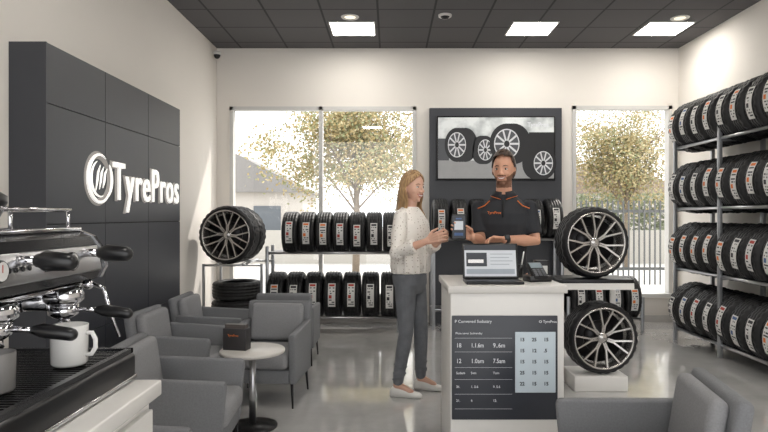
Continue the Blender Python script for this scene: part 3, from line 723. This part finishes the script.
for h_,k_,a_ in ((rh,rk,rank),(lh,lk,lank)):
    b.tube([h_,h_*.5+k_*.5,k_,k_*.65+a_*.35,a_*.9+k_*.1+V((0,0,-.01))],[.085,.073,.055,.054,.041],16,rnd=True)
    for z_ in (.46,.50,.54,.16,.20,.24,.66,.78):
        c=k_*((z_-.09)/.41)+a_*(1-(z_-.09)/.41) if z_<.5 else k_*(1-(z_-.5)/.38)+h_*((z_-.5)/.38); q=.050
        b.tube([c+V((-q,-.02,rg.uniform(-.02,.02))),c+V((0,-q,0)),c+V((q,-.02,rg.uniform(-.02,.02)))],[.005,.009,.005],8,rnd=True)
remesh('jeans',b,[mat('grey_denim',(108,111,116),.85,var=.35,scale=14,bump=.3)],O,.007,2,t)
blm=bpy.data.materials.new('cream_blouse'); blm.use_nodes=True; nt=blm.node_tree;N=nt.nodes;L=nt.links
tc=N.new('ShaderNodeTexCoord');vo=N.new('ShaderNodeTexVoronoi');vo.inputs['Scale'].default_value=46;vo.inputs['Randomness'].default_value=.5
cr=N.new('ShaderNodeValToRGB');cr.color_ramp.interpolation='CONSTANT';cr.color_ramp.elements[0].color=(l1(158),l1(142),l1(128),1);cr.color_ramp.elements[1].position=.2;cr.color_ramp.elements[1].color=(l1(232),l1(227),l1(220),1)
L.new(tc.outputs['Object'],vo.inputs['Vector']);L.new(vo.outputs['Distance'],cr.inputs['Fac']);L.new(cr.outputs['Color'],N['Principled BSDF'].inputs['Base Color']);N['Principled BSDF'].inputs['Roughness'].default_value=.8
b=MB(); BW=[(-.005,.945,.124,.172),(-.005,.96,.130,.178),(-.005,1.0,.138,.182),(0,1.08,.130,.172),(.004,1.16,.124,.160),(.012,1.25,.126,.160),(.01,1.32,.118,.160),(-.002,1.38,.094,.158),(-.008,1.42,.072,.128),(-.008,1.45,.058,.074)]
b.loft([(Q(f,0,z),a_,c_) for f,z,a_,c_ in BW],fw,lf)
for A in (ra,la):
    b.tube([A['s'],(A['s']*.45+A['e']*.55),A['e'],A['e']*.6+A['w']*.4,A['e']*.42+A['w']*.58],[.054,.058,.056,.053,.048],14)
    b.tube([A['e']*.52+A['w']*.48,A['e']*.40+A['w']*.60],[.054,.053],14)
    b.ell(A['s'],(.054,.054,.054)); b.ell(A['e'],(.056,.056,.056))
for k in range(16):
    a=6.28*k/16+rg.uniform(-.2,.2); z0=rg.uniform(1.0,1.1); b.tube([Q(.118*math.cos(a),.154*math.sin(a),z0+.18),Q(.135*math.cos(a+.15),.176*math.sin(a+.15),z0),Q(.130*math.cos(a+.2),.176*math.sin(a+.2),.955)],[.006,.014,.012],8,rnd=True)
remesh('blouse',b,[blm],O,.007,1,t)
for a_,yw in ((rank,-12),(lank,-15)):
    b=MB(); ar=math.radians(yw); shoe(b,(a_.x-.055*math.cos(ar),a_.y-.055*math.sin(ar),0),yw,.96)
    part('sneaker',b,[mat('white_leather',(222,220,216),.5)],t,off=O)
hb=MB(); N1,N2=12,18; cols=list(range(-180,180,6)); nc=len(cols); grid=[]; LIM=100
for a in cols:
    ph=math.radians(180-a) ; long_=abs(a)<=LIM
    thm=math.radians(92) if long_ else math.radians(92-((abs(a)-LIM)/(180-LIM))**.7*50)
    col=[]
    for i in range(N1+1):
        th=.03+(thm-.03)*i/N1; d=sph(th,ph); p=headpt(d,.009+.002*math.sin(a*.9)); col.append(p)
    if long_:
        base=col[-1]; fr=abs(a)/LIM
        ze=-.335+.025*math.sin(a*.35)
        for i in range(1,N2+1):
            q=i/N2; z=base.z+(ze-base.z)*q
            x=base.x+(.095*fr*fr-.014)*q+(.015*math.sin(q*9) if fr>.5 else -.016*q+.008*math.sin(q*9)); y=base.y*(1+.10*math.sin(q*3)+.02*q+.11*math.sin(q*10))
            col.append(V((x+.006*math.sin(q*9+a),y+.006*math.cos(q*8+a),z)))
    grid.append(col)
vs=[];ix=[]
for c in grid: ix.append(len(vs)); vs+=c
fs=[]
for j in range(nc):
    k=(j+1)%nc; m=min(len(grid[j]),len(grid[k]))
    for i in range(m-1): fs.append([ix[j]+i,ix[j]+i+1,ix[k]+i+1,ix[k]+i])
hb.add(vs,fs,0,True,MH)
o=part('hair',hb,[hairmat('blonde_hair',(132,98,66),(202,166,120))],t,off=O)
md=o.modifiers.new('s','SOLIDIFY'); md.thickness=.013; md.offset=0; md=o.modifiers.new('u','SUBSURF'); md.levels=1; md.render_levels=1
face(t,O,MH,1,mat('brow_blonde',(130,94,64),.7),mat('lips_pink',(178,92,86),.5),False)

# ----- man
O=V((.84,4.42,0)); fw,lf,Q=basis(O,-104)
t=thing('person',O,0,'person with dark hair and beard, black polo shirt, holding a smartphone','person')
hc=Q(.02,0,1.722); MH=Mhead(hc,-113,3,1.04)
TM=[(0,.86,.09,.13),(0,.93,.112,.155),(0,1.0,.112,.152),(0,1.1,.105,.148),(.004,1.2,.110,.156),(.01,1.32,.120,.174),(.006,1.40,.112,.180),(-.005,1.46,.088,.156),(-.012,1.50,.065,.10),(-.01,1.54,.055,.062)]
ra=dict(s=Q(-.005,-.180,1.440),e=V((.655,4.36,1.200)),w=V((.570,4.155,1.235)))
la=dict(s=Q(-.005,.180,1.440),e=V((1.045,4.32,1.200)),w=V((.80,4.19,1.215)))
rh=Q(0,-.09,.93);lh=Q(0,.09,.93);rk=Q(.02,-.11,.51);lk=Q(.02,.11,.51);rank=Q(-.01,-.12,.09);lank=Q(-.01,.12,.09)
b=MB(); b.loft(torso(TM),fw,lf); b.tube([Q(-.012,0,1.48),Q(0,0,1.58),hc+V((0,0,-.06))],[.062,.058,.056],14,rnd=True)
head_into(b,MH,1.04,True)
for A in (ra,la):
    b.tube([A['s'],(A['s']*.45+A['e']*.55),A['e'],A['e']*.65+A['w']*.35,A['w']],[.052,.048,.042,.043,.027],12,rnd=True)
hand(b,ra['w'],(-.9,-.10,.42),(-.1,-1,0),(0,0,1),.22,1.05,.95,(.35,.45)); hand(b,la['w'],(-.95,-.2,.05),(0,-.45,-.9),(0,-1,.2),.5,1.05,.2)
for h_,k_,a_ in ((rh,rk,rank),(lh,lk,lank)):
    b.tube([h_,h_*.5+k_*.5,k_,k_*.65+a_*.35,a_],[.088,.078,.058,.056,.038],14,rnd=True); b.tube([a_,a_+fw*.12+V((0,0,-.045))],[.036,.028],10,rnd=True)
bm_=mat('beard_brown',(118,84,66),.85,var=.35,scale=120)
o=remesh('body',b,[SK2,bm_],O,.0042,3,t)
def beard(c):
    x,y,z=c; y=abs(y)
    if x<-.005: return 0
    if z<-.080: return 1 if z>-.128 else 0
    if x>.055 and y<.033 and -.079<z<-.048: return 0
    if x>.070 and y<.032 and -.048<=z<-.041: return 1
    top=-.056+max(0,(.075-x))*.62
    return 1 if (z<top and y>.022) else 0
paint(o,MH,O,beard)
b=MB(); PM=[(0,.85,.10,.13),(0,.93,.122,.166),(0,1.0,.120,.162),(0,1.06,.114,.154)]
b.loft([(Q(f,0,z),a_,c_) for f,z,a_,c_ in PM],fw,lf)
for h_,k_,a_ in ((rh,rk,rank),(lh,lk,lank)): b.tube([h_,h_*.5+k_*.5,k_,k_*.65+a_*.35,a_],[.098,.09,.075,.068,.06],16)
remesh('trousers',b,[mat('black_trousers',(34,35,38),.85)],O,.009,3,t)
b=MB(); SM_=[(0,.96,.126,.170),(0,1.02,.126,.166),(0,1.1,.122,.162),(.004,1.2,.126,.170),(.01,1.32,.135,.186),(.006,1.40,.126,.192),(-.005,1.46,.100,.168),(-.012,1.505,.078,.112),(-.01,1.54,.068,.076)]
b.loft([(Q(f,0,z),a_,c_) for f,z,a_,c_ in SM_],fw,lf)
for A in (ra,la): b.tube([A['s'],(A['s']*.5+A['e']*.5),A['e']*.80+A['s']*.20],[.060,.061,.060],16); b.ell(A['s'],(.060,.060,.058))
for k in range(8):
    a=rg.uniform(-1.2,1.2); z0=rg.uniform(1.03,1.15); b.tube([Q(.110*math.cos(a),.150*math.sin(a),z0+.12),Q(.124*math.cos(a+.2),.160*math.sin(a+.2),z0),Q(.118*math.cos(a+.3),.16*math.sin(a+.3),z0-.06)],[.005,.010,.005],8,rnd=True)
remesh('polo_shirt',b,[mat('black_polo',(34,36,41),.8,var=.15,scale=12)],O,.007,2,t)
cb=MB(); n=20; vs=[]
for k in range(n+1):
    a=-2.95+5.9*k/n; a2=a+math.pi; ca,sa=math.cos(a2),math.sin(a2); fr=abs(a)/2.95
    vs+= [Q(-.004+.062*ca,.066*sa,1.585-.030*fr), Q(-.006+.088*ca,.098*sa,1.535-.035*fr**3)]
cb.add(vs,[[2*k,2*k+1,2*k+3,2*k+2] for k in range(n)],0,True); o=part('collar',cb,[MATS['black_polo']],t,off=O); md=o.modifiers.new('s','SOLIDIFY'); md.thickness=.006
part('orange_piping',MB().tube([vs[2*k+1] for k in range(n+1)],[.002]*(n+1),6),[M_org],t,off=O)
part('placket',MB().tube([Q(.088,0,1.50),Q(.126,0,1.44),Q(.141,0,1.37)],.007,6),[mat('placket_black',(26,27,30),.8)],t,off=O)
for sg in (-1,1): part('orange_piping',MB().tube([Q(.066,sg*.10,1.490),Q(.088,sg*.135,1.455),Q(.07,sg*.185,1.435)],.0035,6),[M_org],t,off=O)
o=part('chest_print',textmesh('TyrePros',.027,M_org),None,t); o.location=Q(.140,-.11,1.395)-O; o.rotation_euler=(0,0,r(-14-14))
def shell(name,keep,off,m,thick,n1=36,n2=48):
    vs,fs=headgrid(off,keep,n1,n2); h=MB().add(vs,fs,0,True,MH); me=h.mesh(name,[m],O)
    bm=bmesh.new(); bm.from_mesh(me); bmesh.ops.delete(bm,geom=[v for v in bm.verts if not v.link_faces],context='VERTS'); bm.to_mesh(me); bm.free()
    o=part(name,me,None,t)
    md=o.modifiers.new('s','SOLIDIFY'); md.thickness=thick; md.offset=0
    md=o.modifiers.new('u','SUBSURF'); md.levels=1; md.render_levels=1
hm=hairmat('dark_brown_hair',(36,26,20),(78,58,44))
def hk(d):
    f,l,u=d
    if f>.3: return u>.60+.1*(1-abs(l)*1.2)
    if f>.12: return u>.10
    if f>-.12: return u>.06
    return u>-.5
shell('hair',hk,lambda d:(.007 if d[2]<.3 else .007+.032*(d[2]-.3)*max(.3,.7+.8*d[0]))+.003*math.sin(d[1]*24+d[0]*9)*max(0,d[2]),hm,.010)
face(t,O,MH,1.04,hm,mat('lips_tan',(156,92,80),.5),True)
wd=(la['w']-la['e']).normalized(); wp=la['w']-wd*.015
part('wristwatch',MB().tube([wp-wd*.013,wp+wd*.013],[.033,.031],20).box(wp+V((-.018,-.042,.0)),wp+V((.018,-.028,.034)),0,.003),[M_black],t,off=O)
for a_ in (rank,lank):
    b=MB(); hp=a_-fw*.06; shoe(b,(hp.x,hp.y,0),-104,1.08); part('shoe',b,[M_black],t,off=O)
t=thing('smartphone',(.472,4.122,1.305),r(-4),'large smartphone with dark case and lit screen held upright','smartphone')
part('case',MB().box((-.050,-.006,-.088),(.050,.006,.088),0,.005),[M_black],t)
part('screen',MB().box((-.043,-.0075,-.078),(.043,-.006,.078)).box((-.030,-.009,-.02),(.030,-.0075,.04),1).box((-.03,-.009,-.06),(.03,-.0075,-.04),2).box((-.02,-.009,.052),(.02,-.0075,.062),2),[sd,sc_,M_blue],t)

# ---------------- light, world, camera
w=bpy.data.worlds.new('World'); S.world=w; w.use_nodes=True
bg=w.node_tree.nodes['Background']; bg.inputs[0].default_value=(.985,.985,.985,1); bg.inputs[1].default_value=2.55
sun=bpy.data.lights.new('sun','SUN'); sun.energy=3.4; sun.color=(1,.94,.86); sun.angle=.03
so=bpy.data.objects.new('sun',sun); COL.objects.link(so)
so.rotation_euler=V((-.55,-.6,-.75)).to_track_quat('-Z','Y').to_euler()
cam=bpy.data.cameras.new('camera'); co=bpy.data.objects.new('camera',cam); COL.objects.link(co)
co.location=(0,0,H); co.rotation_euler=(math.radians(90),0,0); cam.sensor_width=36; cam.lens=36*F/768; cam.shift_x=-6/768; cam.clip_start=.05
S.camera=co
S.view_settings.view_transform='Standard'
